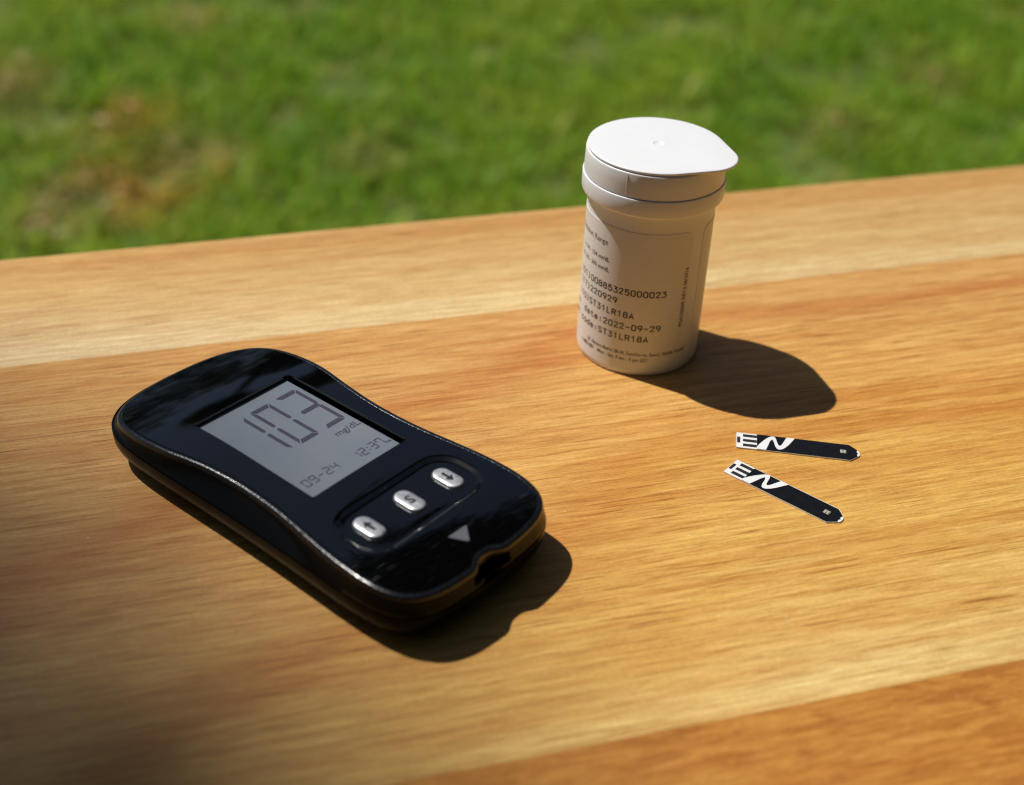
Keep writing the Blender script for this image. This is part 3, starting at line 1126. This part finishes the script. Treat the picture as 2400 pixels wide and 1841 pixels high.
parts_ = [blades(-2.3, 2.6, .7, 4.3, 190000, .012, .042, .0024), blades(-7, 7, -4, 11, 90000, .03, .075, .005)]
Vb = np.concatenate([p[0] for p in parts_]).reshape(-1, 3)
Cb = np.concatenate([p[1] for p in parts_])
nb = len(Cb)
C5 = np.ones((nb, 5, 4))
C5[:, :, :3] = Cb[:, None, :]
base = np.arange(nb) * 5
loops_ = np.stack([base, base + 1, base + 2, base + 3, base + 3, base + 2, base + 4], 1).ravel()
st_ = np.stack([np.arange(nb) * 7, np.arange(nb) * 7 + 4], 1).ravel()
gr = N('grass_blade')
at = gr.new('ShaderNodeAttribute', attribute_name='tint')
gr.set(Base_Color=at.outputs['Color'], Roughness=0.5)
gr.b.inputs['Specular IOR Level'].default_value = 0.15
tr = gr.new('ShaderNodeBsdfTranslucent')
gr.put(tr.inputs[0], at.outputs['Color'])
mx = gr.new('ShaderNodeMixShader')
mx.inputs[0].default_value = 0.42
gr.t.links.new(gr.b.outputs[0], mx.inputs[1])
gr.t.links.new(tr.outputs[0], mx.inputs[2])
gr.t.links.new(mx.outputs[0], gr.t.nodes['Material Output'].inputs[0])
grass = fast_mesh('grass', Vb, loops_, st_, gr.m, cols=C5.reshape(-1, 4))
grass['kind'] = 'stuff'
grass['label'] = 'out of focus short green grass behind the table'

# fallen leaves in the grass
fl = N('dry_leaf')
fa = fl.new('ShaderNodeAttribute', attribute_name='tint')
fl.set(Base_Color=fa.outputs['Color'], Roughness=0.6)


def scatter_leaves(spots):
    V_, L_, St_, C4 = [], [], [], []
    for x, y, sx, sy, cnt, pal in spots:
        for _ in range(int(cnt * 1.0)):
            cx_, cy_ = x + random.gauss(0, sx), y + random.gauss(0, sy)
            s = random.uniform(.004, .009)
            a = random.uniform(0, 6.28)
            tx, ty = random.uniform(-.5, .5), random.uniform(-.5, .5)
            zc = GZ + random.uniform(.008, .032)
            col = [c * random.uniform(.7, 1.25) for c in random.choice(pal)]
            k = len(V_)
            for q in range(6):
                r = s * (1.0 if q % 3 else 1.6)
                b = a + q * math.pi / 3
                lx, ly = r * math.cos(b), r * math.sin(b) * .7
                V_.append((cx_ + lx, cy_ + ly, zc + lx * tx + ly * ty + (.2 * s if q % 2 else 0)))
                C4.append((*col, 1))
            St_.append(len(L_))
            L_ += [k + q for q in range(6)]
    o = fast_mesh('fallen_leaves', V_, L_, St_, fl.m, cols=C4, smooth=False)
    o['kind'] = 'stuff'
    o['label'] = 'dry orange and brown leaves lying in the grass at left'
    return o


scatter_leaves(spots)

# ------------------------------------------------------------------ trees round the lawn (mirrored in the meter, or added to block skylight; one shades the table's left end)
bk = N('bark')
bkn = bk.noise(bk.mapping(bk.obj(), (6, 6, 1.5)), 3, 4)
bk.set(Base_Color=bk.ramp(bkn, [(0.3, C_(.05, .038, .026)), (0.7, C_(.13, .10, .075))]), Roughness=.9)
bk.bump(bkn, .6, .02)
lf = N('tree_leaf')
la = lf.new('ShaderNodeAttribute', attribute_name='tint')
lf.set(Base_Color=la.outputs['Color'], Roughness=.5)
lt_ = lf.new('ShaderNodeBsdfTranslucent')
lf.put(lt_.inputs[0], la.outputs['Color'])
lm_ = lf.new('ShaderNodeMixShader')
lm_.inputs[0].default_value = .2
lf.t.links.new(lf.b.outputs[0], lm_.inputs[1])
lf.t.links.new(lt_.outputs[0], lm_.inputs[2])
lf.t.links.new(lm_.outputs[0], lf.t.nodes['Material Output'].inputs[0])


def leaf_cloud(clumps, leaves, size, seed, name='crown', parent=None):
    """clumps: (x, y, z, r); leaf-sized diamond faces spread through every clump."""
    r = np.random.default_rng(seed)
    cl = np.array(clumps)
    wgt = cl[:, 3] ** 2.2
    k = r.choice(len(cl), leaves, p=wgt / wgt.sum())
    d = r.normal(size=(leaves, 3))
    d /= np.linalg.norm(d, axis=1)[:, None]
    rad_ = cl[k, 3] * (r.random(leaves) ** .42)
    P = cl[k, :3] + d * rad_[:, None] * np.array([1, 1, .8])
    n_ = r.normal(size=(leaves, 3)) + np.array([0, 0, .8])
    n_ /= np.linalg.norm(n_, axis=1)[:, None]
    a = np.cross(n_, r.normal(size=(leaves, 3)))
    a /= np.linalg.norm(a, axis=1)[:, None]
    b = np.cross(n_, a)
    s = size * (1.5 if leaves == 16000 else 1.0) * r.uniform(.6, 1.3, leaves)[:, None]  # bigger leaves make the added skylight-blocking trees denser
    V_ = np.stack([P - a * s, P + b * s * .55, P + a * s, P - b * s * .55], 1).reshape(-1, 3)
    col = np.array([.022, .048, .010]) * r.uniform(.6, 1.5, leaves)[:, None]
    C4 = np.ones((leaves, 4, 4))
    C4[:, :, :3] = col[:, None, :]
    L_ = np.arange(leaves * 4)
    return fast_mesh(name, V_, L_, np.arange(leaves) * 4, lf.m, parent, C4.reshape(-1, 4), smooth=False)


def tube(acc, p, q, r0, r1, k=8):
    p, q = Vector(p), Vector(q)
    d = (q - p).normalized()
    a = d.orthogonal().normalized()
    b = d.cross(a)
    V_ = [p + (a * math.cos(2 * math.pi * i / k) + b * math.sin(2 * math.pi * i / k)) * r0 for i in range(k)] + \
         [q + (a * math.cos(2 * math.pi * i / k) + b * math.sin(2 * math.pi * i / k)) * r1 for i in range(k)]
    acc.add([tuple(v) for v in V_], [(i, (i + 1) % k, k + (i + 1) % k, k + i) for i in range(k)])


def make_tree(loc, h, spread, seed, label_, group, leaves=9000, extra=(), dense=(), dense_n=3000):
    r = random.Random(seed)
    t = empty('tree', (loc[0], loc[1], GZ), 0, label_, 'tree', group)
    acc = Acc()
    fork = h * .38
    tube(acc, (0, 0, -.05), (.05, .03, fork), h * .032, h * .022)
    clumps = []
    for i in range(9):
        a = i * 2.4 + r.uniform(-.4, .4)
        q = spread * r.uniform(.35, .85)
        z = h * r.uniform(.45, .88)
        tip = (q * math.cos(a), q * math.sin(a), z)
        tube(acc, (.05, .03, fork * r.uniform(.8, 1.0)), tip, h * .013, h * .004, 6)
        clumps.append((*tip, spread * r.uniform(.28, .48)))
    clumps.append((0, 0, h * .93, spread * .35))
    for c_ in extra:
        tube(acc, (.05, .03, fork), c_[:3], h * .013, h * .004, 6)
        clumps.append(c_)
    fix_normals(mesh('trunk', acc.v, acc.f, bk.m, t, smooth=60))
    cr_ = leaf_cloud(clumps, leaves, .085, seed, 'crown', t)
    if dense:
        d_ = leaf_cloud(dense, dense_n, .05, seed + 50, 'twig_foliage', t)
    return t


TG = 'trees bordering the lawn'
TL = 'leafy tree standing beyond the lawn, mirrored as a dark shape in the glossy black meter'
make_tree((-12, 12), 7.5, 3.2, 11, TL, TG)
make_tree((-7.5, 15), 8.0, 3.4, 12, TL, TG)
make_tree((-3.4, 13.5), 9.2, 1.7, 13, TL, TG)
make_tree((.5, 15.5), 7.6, 3.2, 14, TL, TG)
make_tree((5.5, 16), 7.0, 3.0, 15, TL, TG)
make_tree((10, 14), 8.0, 3.4, 16, TL, TG)
make_tree((-16, 7), 8.5, 3.6, 17, TL, TG)
for tx, ty, th, ts, tseed in ((-3.5, -6.5, 9.0, 3.6, 31), (2.5, -7.0, 9.5, 3.8, 32), (7.5, -4.0, 9.0, 3.6, 33), (-9.5, -6.0, 9.0, 3.6, 34), (6.6, .2, 9.0, 3.6, 35), (9.5, 4.5, 9.0, 3.6, 36)):  # added out of sight to keep skylight off the vial and table
    make_tree((tx, ty), th, ts * 1.15, tseed, 'leafy tree standing outside the picture, on the viewer\'s side of the table', 'trees on the viewer\'s side', 16000,
              [(ts * .7 * math.cos(q), ts * .7 * math.sin(q), z_, ts * .42) for z_ in (1.2, 3.0) for q in (0, 1.05, 2.1, 3.14, 4.2, 5.2)])  # low clumps close the sky gap under these added crowns
# a limb of this tree hangs high over the lawn and darkens the meter's near end by reflection
limb = [(-.35, 4.7, 6.2, .9), (.9, 4.4, 6.2, 1.0), (1.9, 4.9, 6.5, 1.1), (.35, 5.7, 6.3, 1.0), (1.3, 6.3, 6.5, 1.1), (-.5, 6.3, 6.4, .9), (2.8, 6.0, 6.6, 1.1), (.2, 3.7, 6.6, .8)]
make_tree((5.2, 7.5), 9.0, 2.6, 21, 'tall tree at the right of the lawn whose limb is mirrored near the meter port', None, 6000,
          [(limb[4][0] - 5.2, limb[4][1] - 7.5, limb[4][2] - GZ, .7)], [(q[0] - 5.2, q[1] - 7.5, q[2] - GZ, q[3]) for q in limb], 26000)
# shade tree at the left: its outermost foliage takes most of the sun from the left end of the table
SX, SY, SZ = -6.9, 0, 8.7
rr = .85
hx, hy = .757 * (.1115 - rr * 1.02), .652 * (.1115 - rr * 1.02)
zz_ = SZ
ex = [(hx - .538 * zz_ - SX, hy + .273 * zz_ - SY, zz_ - GZ, rr)]
ex2 = [(ex[0][0] - .95, ex[0][1] - .15, ex[0][2] + .1, .75), (ex[0][0] - .15, ex[0][1] - 1.0, ex[0][2] - .1, .75)]
make_tree((SX, SY), 10.4, 2.8, 22, 'broad tree left of the table, throwing soft shade over its left end', None, 9000, ex2, ex, 6500)
